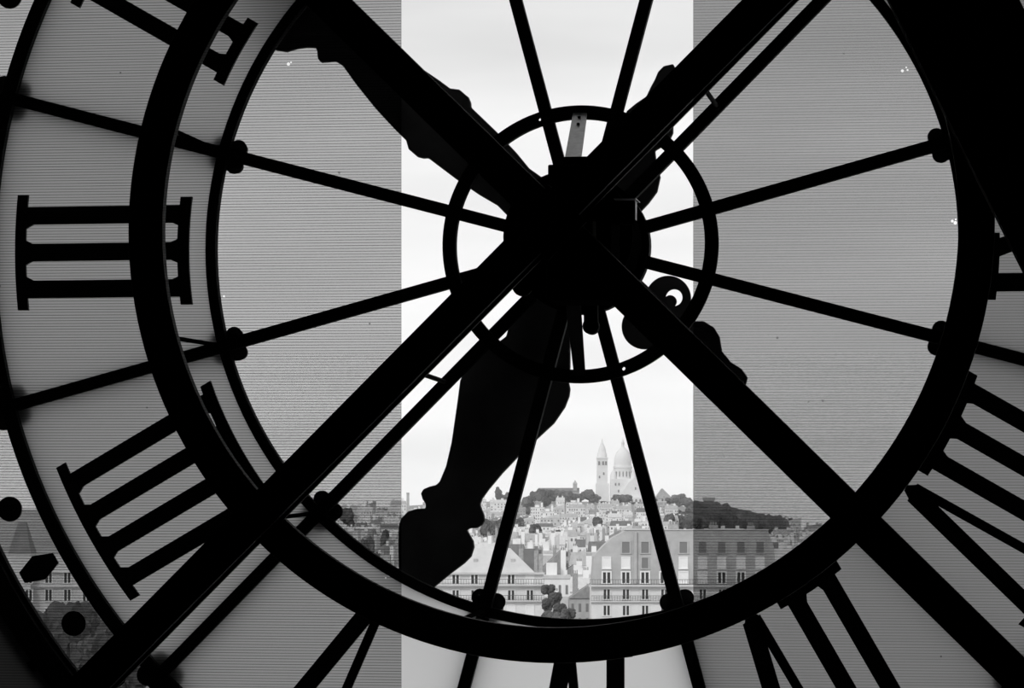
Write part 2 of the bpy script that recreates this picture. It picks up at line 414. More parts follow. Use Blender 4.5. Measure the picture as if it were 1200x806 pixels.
for a in (45, 135, 225, 315):
    x0, z0 = pol(S(225), a); x1, z1 = pol(S(223), a-.6)
    MB().rod((x0, .975, z0), (x1, .02, z1), .011).rod((x0, .93, z0), (x0, .972, z0), .02).build('tie_rod', IRON, brace)
MB().prism([(-.16,0),(0,.16),(.16,0),(0,-.16)], -.15, -.138).build('centre_plate', BEAM, brace)

# ------------------------------------------------------------------ clock movement at the hub
mv = tag(empty('clock_movement', (DX, 14.4, DZ)), 'black gear housing bolted between the crossed beams and the dial hub', 'machine')
def mbx(px0, px1, py0, py1, d0, d1, b=None):
    a = W(px0, py1, d0); c = W(px1, py0, d0); b = b or MB()
    return b.box(a.x-DX, c.x-DX, d0-14.4, d1-14.4, a.z-DZ, c.z-DZ)
mbx(640, 716, 234, 352, 14.05, 14.4).build('housing', MATT, mv, bevel=.01)
b = mbx(637, 697, 206, 250, 14.1, 14.5); mbx(642, 694, 192, 207, 14.14, 14.46, b); mbx(660, 690, 183, 194, 14.3, 14.44, b).build('gearbox', MATT, mv, bevel=.006)
MB().disc(.285, .1, .56, n=56).build('drum', MATT, mv)
MB().disc(.31, .50, .53, n=56).build('drum_flange', MATT, mv)
cbx = mbx(708, 743, 235, 262, 14.1, 14.2).build('control_box', MATT, mv)
b = mbx(719, 745, 232, 233.2, 14.02, 14.2); b.build('box_lid', STEEL, cbx)
mbx(743.6, 744.6, 233.5, 257, 14.1, 14.16).build('box_side', STEEL, cbx)
p0 = W(694.5, 278, 14.02); p1 = W(697.5, 259, 14.02)
MB().box(p0.x-DX, p1.x-DX, -.38, -.34, p0.z-DZ, p1.z-DZ).build('edge_strip', STEEL, mv)
def bracket(p, q, m, th=.012, bolts=True):
    """flat bar from hub ring (p: two px corners) forward to the housing (q)"""
    (a, b_, d0), (c, d_, d1) = p, q
    P = [W(*a, d0), W(*b_, d0), W(*d_, d1), W(*c, d1)]
    o = Vector((DX, 14.4, DZ)); P = [v-o for v in P]
    nrm = (P[1]-P[0]).cross(P[3]-P[0]).normalized()
    if nrm.y < 0: nrm = -nrm
    br = MB().add(P+[v+nrm*th for v in P], [(0,1,2,3),(7,6,5,4),(0,4,5,1),(1,5,6,2),(2,6,7,3),(3,7,4,0)]).build('bracket', m, mv)
    if bolts:
        for f in (.12, .28):
            c0 = (P[0]+P[1])/2*(1-f)+(P[2]+P[3])/2*f
            MB().rod(c0+nrm*.002, c0-nrm*.008, .007, 8).build('bolt', IRON, br)
bracket(((671.5,132),(688,132),14.92), ((662,184),(681,184),14.4), STEEL)
bracket(((672.6,440),(686,440),14.915), ((662,350),(680,350),14.45), IRON, bolts=True)
b = MB(); c = wl(612, 335, 14.5); b.disc(.045, .1, .13, c[0], c[1], 20); b.beam((c[0], c[1]), (c[0]+.2, c[1]+.1), .07, .1, .13)
b.build('lug', IRON, mv)
c = wl(692, 382, 14.6); MB().disc(.036, .2, .26, c[0], c[1], 20).beam((c[0], c[1]), (c[0], c[1]+.25), .06, .2, .25).build('lug', IRON, mv)
MB().rod((.03, -.2, -.05), (.0, .62, .0), .05, 20).build('drive_shaft', IRON, mv)

# ------------------------------------------------------------------ blinds
def blind(x0, x1, m, label):
    r = tag(empty('roller_blind', ((x0+x1)/2, 13.2, ZF)), label, 'blind', 'screen blinds hung before the clock')
    h = (x1-x0)/2; H = ZC-ZF
    mb = MB().add([(-h, 0, .06), (h, 0, .06), (h, 0, H-.16), (-h, 0, H-.16)], [(0, 1, 2, 3)])
    mb.build('screen_fabric', m, r)
    MB().rod((-h, .035, H-.14), (h, .035, H-.14), .04, 16).build('roller_tube', IRON, r)
    for s in (-1, 1): MB().box(s*(h-.02)-.015, s*(h-.02)+.015, -.02, .09, H-.2, H).build('end_bracket', IRON, r)
    MB().box(-h, h, -.012, .012, .0, .06).build('bottom_bar', IRON, r)
blind(XL+.1, W(470.5, 300, 13.2).x, SCREEN_L, 'sheer grey screen blind covering the III and IIII side of the clock')
blind(W(812.3, 300, 13.2).x, XR-.1, SCREEN_R, 'sheer grey screen blind covering the VIII and IX side of the clock')

# ------------------------------------------------------------------ raking girder at the right
def girder():
    d = 12.2; a = W(1118, 0, d); dirv = (W(1198, 160, d)-a).normalized()
    lo = a+dirv*((ZF-a.z)/dirv.z); hi = a+dirv*((ZC-a.z)/dirv.z)
    g = tag(empty('roof_girder', (lo.x, d, ZF)), 'thick black slanting steel roof girder crossing the VIII to XI side of the clock', 'girder')
    wd = 134*d/F; A = (0, 0); B = (hi.x-lo.x, ZC-ZF)
    cut = wd/2*abs(dirv.x/dirv.z)
    dx, dz = dirv.x/-dirv.z*-1, 0
    def slab(wd, y0, y1):
        k = wd/2/abs(dirv.z)
        return MB().prism([(-k, 0), (k, 0), (B[0]+k, B[1]), (B[0]-k, B[1])], y0, y1)
    slab(wd, 0, .03).build('flange', RIB, g); slab(wd*.5, .03, .13).build('web', RIB, g); slab(wd, .13, .16).build('flange', RIB, g)
    riv = MB().disc(.012, -.008, .0, n=8).mesh('rivet', RIB)
    for i in range(1, 36):
        f = i/36
        for s in (-.42, .42): inst('rivet', riv, g, (B[0]*f+s*wd/abs(dirv.z), 0, B[1]*f))
girder()

# ================================================================== the city
random.seed(11)
before = set(col.objects)
KD = F/3000.0      # the town is laid out for a 3000 px lens, square to the camera, then pushed out and turned
GZ = -25.0
def ground_h(x, y):
    """street level, rising to the hill with the basilica"""
    pts = [(0, GZ), (500, GZ), (900, -23), (1400, -19), (1900, -11), (2300, 1), (2700, 17), (3000, 29), (3300, 38), (3600, 38), (5000, 20)]
    for (a, ha), (b, hb) in zip(pts, pts[1:]):
        if a <= y <= b: h = ha+(hb-ha)*(y-a)/(b-a); break
    else: h = pts[-1][1] if y > 0 else GZ
    X = x*3000/max(y, 1)-512                   # bearing, as metres at 3 km
    k = 1.0
    if X > -357: k = max(0., 1-(X+357)/180.)
    k = k*k*(3-2*k)
    if X < -560: k = min(k, max(.72, 1-(-560-X)/500.))
    return GZ+(h-GZ)*(.42+.58*k)

STONE = mat('pale_limestone', .74, .9, .08, .4)
STONE2 = mat('weathered_limestone', .6, .9, .12, .3)
SLATE = mat('grey_zinc_and_slate', .47, .8, .12, .5)
ZINC = mat('light_zinc_roof', .6, .7, .1, .4)
PALE = mat('white_render', .82, .9, .06, .3)
MID = mat('grey_render', .46, .9, .12, .3)
TILE = mat('dull_clay_tile', .3, .9, .2, .6)
PANE = mat('dark_window_pane', .05, .3)
SHADE = mat('white_window_shade', .85, .8)
DSLATE = mat('dark_slate', .2, .8, .15, .5)
FPANE = mat('far_window_pane', .22, .5)
SHUT = mat('grey_shutter', .22, .8)
FRAME = mat('white_window_frame', .85, .7)
RAIL = mat('iron_railing', .12, .7)
CHIM = mat('brick_chimney', .38, .9, .2, 2)
LEAF = mat('dark_foliage', .11, .9, .5, .35)
LEAF2 = mat('grey_green_foliage', .14, .9, .4, .3)
TRUNK = mat('bark', .06, .9)
GROUND = mat('city_ground', .3, .95, .2, .02)
TRAV = mat('white_travertine', .8, .9, .05, .1)

# ground
gm = MB(); nx, ny = 60, 60
ys = [14+ (5200-14)*(j/ny)**1.6 for j in range(ny+1)]
for y in ys:
    for i in range(nx+1):
        x = (-1000+2000*i/nx)*max(y, 300)/3000
        gm.v.append((x, y*KD, ground_h(x, y)))
for j in range(ny):
    for i in range(nx):
        a = j*(nx+1)+i; gm.f.append((a, a+1, a+nx+2, a+nx+1))
g = gm.build('ground', GROUND, smooth=True); tag(g, 'ground of the city rising to a distant hill', 'ground', kind='structure')

# ---- windows as shared meshes (origin at the middle of the sill, facing -y)
def wmesh(w, h, m, y0=-.06, y1=.05): return MB().box(-w/2, w/2, y0, y1, 0, h).mesh('window', m)
def window(parent, x, y, z, w, h, kind):
    key = (kind, round(w, 2), round(h, 2))
    if key not in WM:
        fr = MB().box(-w/2-.14, -w/2+.12, -.12, .05, -.05, h+.1).box(w/2-.12, w/2+.14, -.12, .05, -.05, h+.1).box(-w/2-.14, w/2+.14, -.14, .05, h-.02, h+.18).box(-w/2-.18, w/2+.18, -.2, .05, -.14, .02)
        if kind in ('french', 'tall'): fr.box(-.11, .11, -.1, .05, 0, h)
        fm = {'french': FRAME, 'tall': STONE, 'shade': FRAME, 'dark': SLATE}[kind]
        pm = {'french': PANE, 'tall': PANE, 'shade': SHADE, 'dark': SHUT}[kind]
        if kind in ('french', 'tall'):
            pn = [MB().box(sx*w*.25-w*.17, sx*w*.25+w*.17, -.05, .02, .05, h-.05).mesh('pane', pm) for sx in (-1, 1)]
        else: pn = [MB().box(-w/2+.1, w/2-.1, -.06, .02, .02, h-.02).mesh('pane', pm)]
        WM[key] = (fr.mesh('window', fm), pn)
    fr, pn = WM[key]
    o = inst('window', fr, parent, (x, y, z))
    for p in pn: inst('pane' if kind != 'shade' else 'window_shade', p, o)
    return o
WM = {}
def railing(x0, x1, y, z, parent, h=.95):
    b = MB().box(x0, x1, y-.06, y, z+h-.08, z+h).box(x0, x1, y-.06, y, z+.1, z+.16)
    n = int((x1-x0)/.45)
    for i in range(n+1):
        x = x0+(x1-x0)*i/n; b.box(x-.025, x+.025, y-.05, y-.01, z, z+h)
    b.build('balcony_railing', RAIL, parent)

D1 = 450.0
def pz(py, d): return EYE+(VY-py)*d/3000
def pxx(px, d): return (px-600)*d/3000
# ---- tall slate-roofed block (right of the street)
def slate_block():
    d = D1; x0, x1 = pxx(693, d), pxx(908, d); X = lambda px: pxx(px, d)-x0; Z = lambda py: pz(py, d)-GZ
    r = tag(empty('apartment_block', (x0, d, GZ)), 'pale stone block with tall grey mansard roof and three rows of attic windows', 'building')
    Wd = x1-x0; zc = Z(685)
    MB().box(0, Wd, 0, 13, 0, zc).build('wall', STONE, r)
    rp = [(X(693.5), zc+.02), (X(696), Z(652)), (X(707), Z(640)), (X(718), Z(630)), (X(735), Z(621)), (X(900), Z(621)), (X(907), Z(640)), (X(908), zc+.02)]
    MB().prism(rp, .6, 12.5).build('mansard_roof', SLATE, r)
    MB().box(X(733), X(772), .4, 12.6, Z(621), Z(619)).box(X(772), X(901), .4, 12.6, Z(621), Z(620)).build('roof_coping', ZINC, r)
    MB().box(-.5, Wd+.3, -.9, .6, zc-.35, zc).build('cornice', STONE2, r)
    MB().box(-.3, Wd+.2, -.5, 0, Z(705.5), Z(704)).build('string_course', STONE2, r)
    railing(-.3, Wd, -.75, zc, r); railing(0, Wd, -.4, Z(704), r)
    cols = [711, 733.5, 756, 778.5, 801, 823.5, 846, 868.5, 891]
    for i, px in enumerate(cols):
        x = X(px)
        if i > 0: window(r, X(px), .6, Z(648), 1.55, 2.0, 'dark')
        window(r, x, .6, Z(666), 1.35, 1.9, 'dark' if i in (2, 3) else 'shade')
        window(r, x, .6, zc+.25, 1.5, 1.95, 'shade' if i in (4, 5) else 'french')
        window(r, x, 0, Z(702), 1.3, 1.75, 'tall')
        window(r, x, 0, Z(721), 1.3, 1.75, 'tall')
        window(r, x, 0, Z(742), 1.3, 1.9, 'tall'); window(r, x, 0, Z(765), 1.3, 2.0, 'tall')
    for px, w_, py in ((746, 1.1, 612), (790, 1.6, 610), (838, 1.4, 611), (882, 1.2, 612)):
        c = MB().box(X(px)-w_/2, X(px)+w_/2, 3, 6, Z(623), Z(py+4)).build('chimney_stack', CHIM, r)
        for k in (-1, 0, 1): MB().rod((X(px)+k*w_*.3, 4.5, Z(py+4)-.02), (X(px)+k*w_*.3, 4.5, Z(py)), .14, 8).build('chimney_pot', TILE, c)
    MB().box(X(743), X(746.5), .25, .6, Z(684), Z(623)).build('downpipe', SLATE, r)
slate_block()
# ---- zinc-roofed block (left of the street)
def zinc_block():
    d = D1; x0, x1 = pxx(470, d), pxx(637, d); X = lambda px: pxx(px, d)-x0; Z = lambda py: pz(py, d)-GZ
    r = tag(empty('apartment_block', (x0, d, GZ)), 'pale stone block with light hipped zinc roof and skylights', 'building')
    Wd = x1-x0; zc = Z(671)
    MB().box(0, Wd, 0, 12, 0, zc).build('wall', STONE, r)
    roof = MB(); xa, xb = X(492), X(598); zt = Z(642.5)
    roof.add([(-.4, -.3, zc), (Wd-1.5, -.3, zc), (Wd-1.5, 12, zc), (-.4, 12, zc), (xa, 4.0, zt), (xb, 4.0, zt), (xb, 8, zt), (xa, 8, zt)],
             [(0,1,5,4), (1,2,6,5), (2,3,7,6), (3,0,4,7), (4,5,6,7), (3,2,1,0)])
    roof.build('hipped_roof', ZINC, r)
    MB().box(-.6, Wd+.2, -.6, .1, zc-.3, zc+.05).build('cornice', STONE2, r)
    MB().box(-.5, Wd+.2, -.9, 0, Z(686.5), Z(684.5)).box(-.5, Wd+.2, -.7, 0, Z(705), Z(703.5)).build('balcony_slab', STONE2, r)
    railing(-.4, Wd+.1, -.8, Z(684.5), r); railing(-.4, Wd+.1, -.6, Z(703.5), r)
    for i, px in enumerate((489, 511.5, 534, 556, 578, 599, 621)):
        window(r, X(px), 0, Z(684.3), 1.35, 1.65, 'shade' if i == 6 else 'french')
        window(r, X(px), 0, Z(703.3), 1.3, 1.8, 'tall')
        window(r, X(px), 0, Z(722), 1.3, 1.9, 'shade' if i in (5, 6) else 'tall'); window(r, X(px), 0, Z(742), 1.3, 1.9, 'tall')
    for px, py in ((557, 657), (601, 657)):
        f = (zc and (Z(py)-zc)/(zt-zc)); y = -.3+4.3*f
        MB().box(X(px)-.35, X(px)+.35, y-.25, y+.5, Z(py)-.3, Z(py)+.35).build('skylight', SLATE, r)
    MB().box(X(613), X(626), 6, 11, Z(675), Z(643)).build('party_wall', DSLATE, r)
    for px, h in ((628.5, 640), (633, 644), (611, 638)):
        c = MB().box(X(px)-.45, X(px)+.45, 6, 9, Z(672), Z(h+5)).build('chimney_stack', CHIM if px != 613 else SLATE, r)
        for k in (-1, 0, 1): MB().rod((X(px)+k*.25, 7.5, Z(h+5)-.02), (X(px)+k*.25, 7.5, Z(h)), .13, 8).build('chimney_pot', TILE, c)
zinc_block()
# ---- palace wing with pointed pavilion roof, seen through the minute track
def palace_wing():
    d = 520.; x0, x1 = pxx(-70, d), pxx(215, d); X = lambda px: pxx(px, d)-x0; Z = lambda py: pz(py, d)-GZ
    r = tag(empty('palace_wing', (x0, d, GZ)), 'long pale palace wing with pointed pavilion roof beyond the garden trees', 'building')
    Wd = x1-x0; zc = Z(668)
    MB().box(0, Wd, 0, 16, 0, zc).build('wall', STONE2, r)
    MB().add([(-.5,-.5,zc),(Wd+.5,-.5,zc),(Wd+.5,16.5,zc),(-.5,16.5,zc),(2,5,Z(650)),(Wd-2,5,Z(650)),(Wd-2,11,Z(650)),(2,11,Z(650))],
             [(0,1,5,4),(1,2,6,5),(2,3,7,6),(3,0,4,7),(4,5,6,7),(3,2,1,0)]).build('roof', SLATE, r)
    MB().box(X(12), X(37), -1.5, 6, 0, Z(648)).build('pavilion_wall', STONE2, r)
    MB().add([(X(11),-1.7,Z(648)),(X(38),-1.7,Z(648)),(X(38),6.2,Z(648)),(X(11),6.2,Z(648)),(X(20),1.5,Z(612)),(X(29),1.5,Z(612)),(X(29),3,Z(612)),(X(20),3,Z(612))],
             [(0,1,5,4),(1,2,6,5),(2,3,7,6),(3,0,4,7),(4,5,6,7),(3,2,1,0)]).build('pavilion_roof', DSLATE, r)
    MB().box(-.4, Wd, -.6, 0, zc-.5, zc).box(-.4, Wd, -.5, 0, Z(688), Z(686)).build('cornice', STONE, r)
    for i in range(12):
        px = -53+22*i
        for py in (683, 704, 726): window(r, X(px), 0 if not 10 < px < 38 else -1.5, Z(py), 1.5, 2.3, 'tall')
palace_wing()

# ---- ordinary houses: four kinds, copied
KIND = {  # shape, wall, roof, name, label, group
 'gable': ('gable', PALE, ZINC, 'gabled_house', 'white rendered house with light gabled zinc roof', 'white gabled houses'),
 'gable_dark': ('gable', MID, TILE, 'gabled_house', 'grey house with dark gabled tile roof', 'grey gabled houses'),
 'mansard': ('mansard', STONE, SLATE, 'mansard_house', 'pale stone house with grey mansard roof', 'stone mansard houses'),
 'mansard_dark': ('mansard', PALE, DSLATE, 'mansard_house', 'white house with dark slate mansard roof', 'dark-roofed mansard houses'),
 'flat': ('flat', PALE, STONE2, 'flat_roofed_block', 'white flat-roofed block with rooftop cabin', 'white flat-roofed blocks'),
 'flat_grey': ('flat', MID, STONE2, 'flat_roofed_block', 'grey flat-roofed block with rooftop cabin', 'grey flat-roofed blocks'),
 'party': ('party', MID, TILE, 'party_wall_house', 'grey house with one-sided tiled roof and bare party wall', 'grey party wall houses'),
 'party_pale': ('party', STONE2, ZINC, 'party_wall_house', 'pale house with one-sided zinc roof and bare party wall', 'pale party wall houses')}
def house(key):
    kind, wm, rm, nm = KIND[key][:4]
    r = empty(nm, (0, 0, 0)); w_, dp, h = 16., 11., 18.
    MB().box(-w_/2, w_/2, 0, dp, -8, h).build('wall', wm, r)
    if kind == 'gable':
        MB().add([(-w_/2-.3,-.4,h),(w_/2+.3,-.4,h),(w_/2+.3,dp+.4,h),(-w_/2-.3,dp+.4,h),(-w_/2-.3,dp/2,h+4),(w_/2+.3,dp/2,h+4)],
                 [(0,1,5,4),(1,2,5),(2,3,4,5),(3,0,4),(3,2,1,0)]).build('roof', rm, r)
    elif kind == 'mansard':
        MB().add([(-w_/2,-.2,h),(w_/2,-.2,h),(w_/2,dp,h),(-w_/2,dp,h),(-w_/2+1,1.2,h+4),(w_/2-1,1.2,h+4),(w_/2-1,dp-1.2,h+4),(-w_/2+1,dp-1.2,h+4)],
                 [(0,1,5,4),(1,2,6,5),(2,3,7,6),(3,0,4,7),(4,5,6,7),(3,2,1,0)]).build('roof', rm, r)
    elif kind == 'flat':
        MB().box(-w_/2-.2, w_/2+.2, -.2, dp+.2, h, h+.7).build('parapet', rm, r)
        MB().box(-3, 2, 3, 7, h+.7, h+3.2).build('rooftop_cabin', wm, r)
    else:
        MB().add([(-w_/2,-.3,h),(w_/2,-.3,h),(w_/2,dp,h),(-w_/2,dp,h),(w_/2,-.3,h+5.5),(w_/2,dp,h+5.5)],
                 [(0,1,4),(1,2,5,4),(2,3,5),(0,4,5,3),(3,2,1,0)]).build('roof', rm, r)
    for cx in ((-5, 4) if kind != 'flat' else (5,)):
        c = MB().box(cx-1.2, cx+1.2, dp*.45, dp*.45+.9, h+.5, h+5.8).build('chimney_stack', CHIM if wm is MID else PALE, r)
        MB().box(cx-1, cx-.6, dp*.47, dp*.47+.5, h+5.78, h+6.6).box(cx-.2, cx+.2, dp*.47, dp*.47+.5, h+5.78, h+6.5).box(cx+.6, cx+1, dp*.47, dp*.47+.5, h+5.78, h+6.6).build('chimney_pots', TILE, c)
    return r
HWM = MB().box(-.55, .55, -.05, .05, 0, 1.9).mesh('window', FPANE)
def add_windows(r, n, rows, h=18., w_=16.):
    for k in range(rows):
        for i in range(n): inst('window', HWM, r, (-w_/2+w_*(i+.5)/n, 0, h-3.2-3.4*k))
near = {k: house(k) for k in KIND}
far = {}
for q_, (k, o) in enumerate(near.items()):
    f = far[k] = copy_tree(o)
    b = MB(); nn = 5+q_ % 3
    for q in range(4):
        for i in range(nn):
            if (i*7+q*3+q_) % 5: b.box(-8+16*(i+.5)/nn-.55, -8+16*(i+.5)/nn+.55, -.06, .05, 18-3.2-3.4*q, 18-1.4-3.4*q)
    tag(b.build('window_rows', FPANE, f), kind='stuff')
    add_windows(o, 5, 3)
used = set()
def put_house(kind, px, d, sx=1., sz=1., rz=0., base=None, top=None):
    src = (near if d < 1150 else far); key = (kind, d < 1150)
    o = src[kind] if key not in used else copy_tree(src[kind])
    used.add(key)
    x = pxx(px, d); z = ground_h(x, d) if base is None else base
    if top is not None: sz = max(.2, (top-z)/22.)
    o.location = (x, d, z); o.scale = (sx, 1., sz); o.rotation_euler = (0, 0, rz)
    l, gname = KIND[kind][4:]
    tag(o, l+(' close behind the street blocks' if d < 1150 else ' far off on the rising slopes'), 'building', gname+(' close by' if d < 1150 else ' far off'))
    return o
kinds = ['gable', 'mansard', 'flat', 'party', 'gable', 'mansard', 'party_pale', 'gable_dark', 'mansard_dark', 'flat_grey', 'party_pale', 'flat']
# the street between the two big blocks, by hand
for (k, px, d, sx, top) in (('flat', 648, 500, .42, 655), ('party', 657, 560, .35, 668), ('mansard', 643.5, 472, .3, 700), ('gable', 668, 640, .6, 664), ('flat', 677, 600, .55, 659),
                            ('party', 688, 475, .42, 681), ('gable', 676, 530, .5, 676), ('mansard', 665, 486, .45, 700), ('flat', 679, 514, .4, 694), ('mansard', 654, 544, .35, 684)):
    put_house(k, px, d, sx, top=pz(top, d))
STL = ((628,620,1500,16,16),(608,611,1700,14,12),(571,613,1650,16,12),(583,612,1600,12,10),(700,610,2000,12,10),(640,585,2700,10,9),(620,586,2700,14,12),(655,624,1400,10,8),(430,640,900,20,26),(452,628,1100,14,20),(438,655,700,18,22),(407,600,1900,16,14),(665,650,900,12,10))
# rows of roofs climbing towards the hill
d = 560.
while d < 2720:
    px = 372+random.random()*12
    while px < 962:
        wpx = 16*3000/d*(random.uniform(.28, .65) if d < 1150 else random.uniform(.5, 1.15))
        if (d > 620 or not (640 < px < 700)) and not (d > 1650 and 782 < px < 903) and not any(abs(d-q[2]) < 48 and abs(px+wpx/2-q[0]) < (wpx+q[3]*1.2)/2 for q in STL):
            k = random.choice(kinds)
            hz = random.uniform(.72, 1.06) if d < 1150 else random.uniform(.55, .95)
            put_house(k, px+wpx/2, d+random.uniform(-7, 7), wpx*d/3000/16*.95, hz, random.uniform(-.06, .06))
        px += wpx*random.uniform(1.12, 1.35)
    d *= random.uniform(1.09, 1.12) if d < 1150 else random.uniform(1.06, 1.08)

# ---- trees
def crown(seed, m):
    rnd = random.Random(seed); bm = bmesh.new()
    for i in range(10):
        a = rnd.uniform(0, 6.28); q = rnd.uniform(.1, .72)
        mtx = Matrix.Translation((q*cos(a), q*sin(a), rnd.uniform(-.5, .5))) @ Matrix.Scale(rnd.uniform(.34, .6), 4)
        bmesh.ops.create_icosphere(bm, subdivisions=3, radius=1, matrix=mtx)
    for v in bm.verts:
        v.co += v.co.normalized()*rnd.uniform(-.12, .14)
    me = bpy.data.meshes.new('crown'); bm.to_mesh(me); bm.free(); me.materials.append(m); return me
CROWNS = [crown(i, LEAF if i % 2 == 0 else LEAF2) for i in range(4)]
TRK = MB().rod((0, 0, 0), (0, 0, 1), .1, 8, .05).mesh('trunk', TRUNK)
def tree(px, py, d, wpx, hpx, label, group, k=None, low=True):
    """py and hpx give the height of the top; a low crown comes down to just above the ground"""
    x = pxx(px, d); gz = ground_h(x, d); top = pz(py-hpx/2, d)-gz; w_ = wpx*d/6000*1.12
    lo = max(.08*top, min(top-2*w_*1.5, .45*top)) if low else top-2*w_*1.1
    hc = (top-lo)/2
    t = tag(empty('tree', (x, d, gz)), label, 'tree', group)
    c = inst('crown', CROWNS[random.randrange(4) if k is None else k], t, (0, 0, lo+hc)); c.scale = (w_, w_, hc)
    c.rotation_euler = (0, 0, random.random()*6)
    s = inst('trunk', TRK, t); s.scale = (3, 3, lo+hc)
HT = ('dark leafy tree on the crest of the hill', 'trees along the hilltop')
hill = [(627,583,12,16),(634,579,14,13),(642,580,14,14),(650,579,15,13),(658,580,16,13),(666,581,16,13),(672,584,14,14),(681,586,14,18),(690,583,16,22),(697,588,16,20),(704,594,14,14),
        (724,586,16,14),(733,587,18,16),(742,594,14,12),(750,595,14,12),(758,596,12,12),(772,591,14,14),(780,592,16,16),(788,591,16,18),(797,588,16,20),(805,591,16,18),(812,595,14,18),
        (820,597,18,20),(829,596,18,20),(838,597,18,20),(847,598,18,20),(857,602,18,16),(868,604,18,16),(878,606,20,16),(889,608,20,14),(900,611,18,12),(913,614,18,10),(583,575,9,10),(590,583,12,10),(597,581,10,10)]
for i, (px, py, w_, h) in enumerate(hill):
    tree(px, py, 3060+i % 4*42, w_, h, *HT)
WT = ('dark tree in the wood below the square tower', 'trees of the wood under the tower')
for i in range(42):
    r_ = i//14; px = 784+i % 14*10+r_*4; d_ = 2150+r_*300+i % 3*38
    tree(px, 607+.05*(px-786)-r_*4+(i*7 % 6), d_, 12+i % 4*2, 13, *WT)
ST = ('grey-green tree rising between the far roofs', 'trees among the houses')
for (px, py, d, w_, h) in STL:
    tree(px, py, d, w_, h, *ST)
SQ = ('dark tree added for the shading on the side wall between the two big stone blocks', 'trees added for the wall shade between the blocks')  # dark crowns added to stand for the shading on the left block's side wall
for (px, py, d, w_, h) in ((643,688,448,13,8),(651,698,440,16,10),(642,706,431,16,12),(656,712,422,18,12),(666,718,413,15,12),(646,722,404,22,14)):
    tree(px, py, d, w_, h, *SQ, k=0, low=False)
GT = ('broad dark garden tree in front of the palace wing', 'garden trees below the palace')
for i, (px, py, w_, h) in enumerate(((45,735,60,44),(80,722,56,44),(112,738,70,70),(145,735,60,60),(70,770,70,50),(105,792,60,50),(20,745,60,50),(150,785,60,60),(-15,740,50,50))):
    tree(px, py, 250+i*19, w_, h, *GT, k=i % 2*2, low=False)

# ---- the white basilica on the hill
def basilica():
    d = 3300.; k = d/3000.; cx = pxx(729.8, d); base = ground_h(cx, d)-6
    r = tag(empty('basilica', (cx, d, base)), 'white basilica with tall dome and bell tower on the hilltop', 'church')
    X = lambda px: (px-729.8)*k; Z = lambda py: pz(py, d)-base
    def dome(px, y, py0, rad, prof, name, par=r, n=20):
        return MB().lathe([(rr*rad*k, Z(p)) for rr, p in prof], n, X(px), y).build(name, TRAV, par, smooth=True)
    # main drum, dome, lantern
    MB().box(X(715.5), X(745), -14, 26, 0, Z(561)).build('nave', TRAV, r)
    dr = MB().lathe([(10.6*k, Z(562)), (10.6*k, Z(549)), (11.3*k, Z(548.6)), (11.3*k, Z(546.5)), (10.2*k, Z(546)), (10.2*k, Z(543))], 24).build('drum', TRAV, r)
    op = MB().box(-.55*k, .55*k, -.4, .4, 0, 6*k).mesh('drum_window', SHUT)
    for i in range(16):
        a = 2*pi*i/16; o = inst('drum_window', op, dr, (10.6*k*sin(a), -10.6*k*cos(a), Z(558.5))); o.rotation_euler = (0, 0, a)
    dm = dome(729.8, 0, 0, 10.2, [(1, 543.5), (1.0, 540), (.96, 536.5), (.87, 533), (.72, 529.5), (.52, 527), (.3, 525), (.17, 523.6), (.17, 519.5), (.2, 519.2), (.14, 517.5), (.05, 515), (.03, 512.5), (0, 512.4)], 'dome')
    # bell tower
    tx = 706.2
    MB().box(X(700), X(712.6), 20, 20+12.6*k, 0, Z(537)).build('bell_tower', TRAV, r)
    MB().box(X(699.4), X(713.2), 19, 21+12.6*k, Z(537), Z(535.5)).build('tower_cornice', TRAV, r)
    MB().box(X(698.8), X(714.4), 18.5, 22+12.6*k, 0, Z(566)).build('tower_base', TRAV, r)
    dome(tx, 20+6.3*k, 0, 5.8, [(1, 535.6), (1, 530.5), (.8, 530), (.78, 527), (.6, 523.5), (.35, 520), (.16, 517.5), (.12, 514.5), (.03, 512.8), (0, 512.7)], 'tower_spire', n=14)
    bo = MB().box(-1.1*k, 1.1*k, -.5, .5, 0, 4.5*k).mesh('belfry_opening', SHUT)
    for px in (702.6, 707.3, 710.6): inst('belfry_opening', bo, r, (X(px), 20, Z(544.5)))
    # small domes and gabled front
    for px, y in ((719, -8), (742, -8), (719, 22), (742, 22)):
        dome(px, y, 0, 3.4, [(1, 575), (1, 559), (.95, 556.5), (.7, 553.5), (.3, 551.5), (.08, 550), (0, 548.5)], 'side_dome', n=14)
    MB().prism([(X(729), 0), (X(757), 0), (X(757), Z(578)), (X(750), Z(566)), (X(743), Z(558.5)), (X(736), Z(566)), (X(729), Z(576))], -22, -10).build('gabled_front', TRAV, r)
    MB().box(X(737), X(752), -30, -22, 0, Z(583)).build('portico', TRAV, r)
    ar = MB().prism([(-1.1*k, 0), (1.1*k, 0), (1.1*k, 4*k), (.6*k, 5*k), (-.6*k, 5*k), (-1.1*k, 4*k)], -.6, .6).mesh('portico_arch', SHUT)
    for px in (739.7, 744.5, 749.3): inst('portico_arch', ar, r, (X(px), -30, Z(590)))
    wn = MB().box(-.8*k, .8*k, -.5, .5, 0, 3*k).mesh('window', SHUT)
    for px, py, y in ((721, 569, -14), (725, 569, -14), (724.5, 577, -14), (744, 574, -22), (703, 560, 20), (708, 556, 20)):
        inst('window', wn, r, (X(px), y, Z(py)))
basilica()
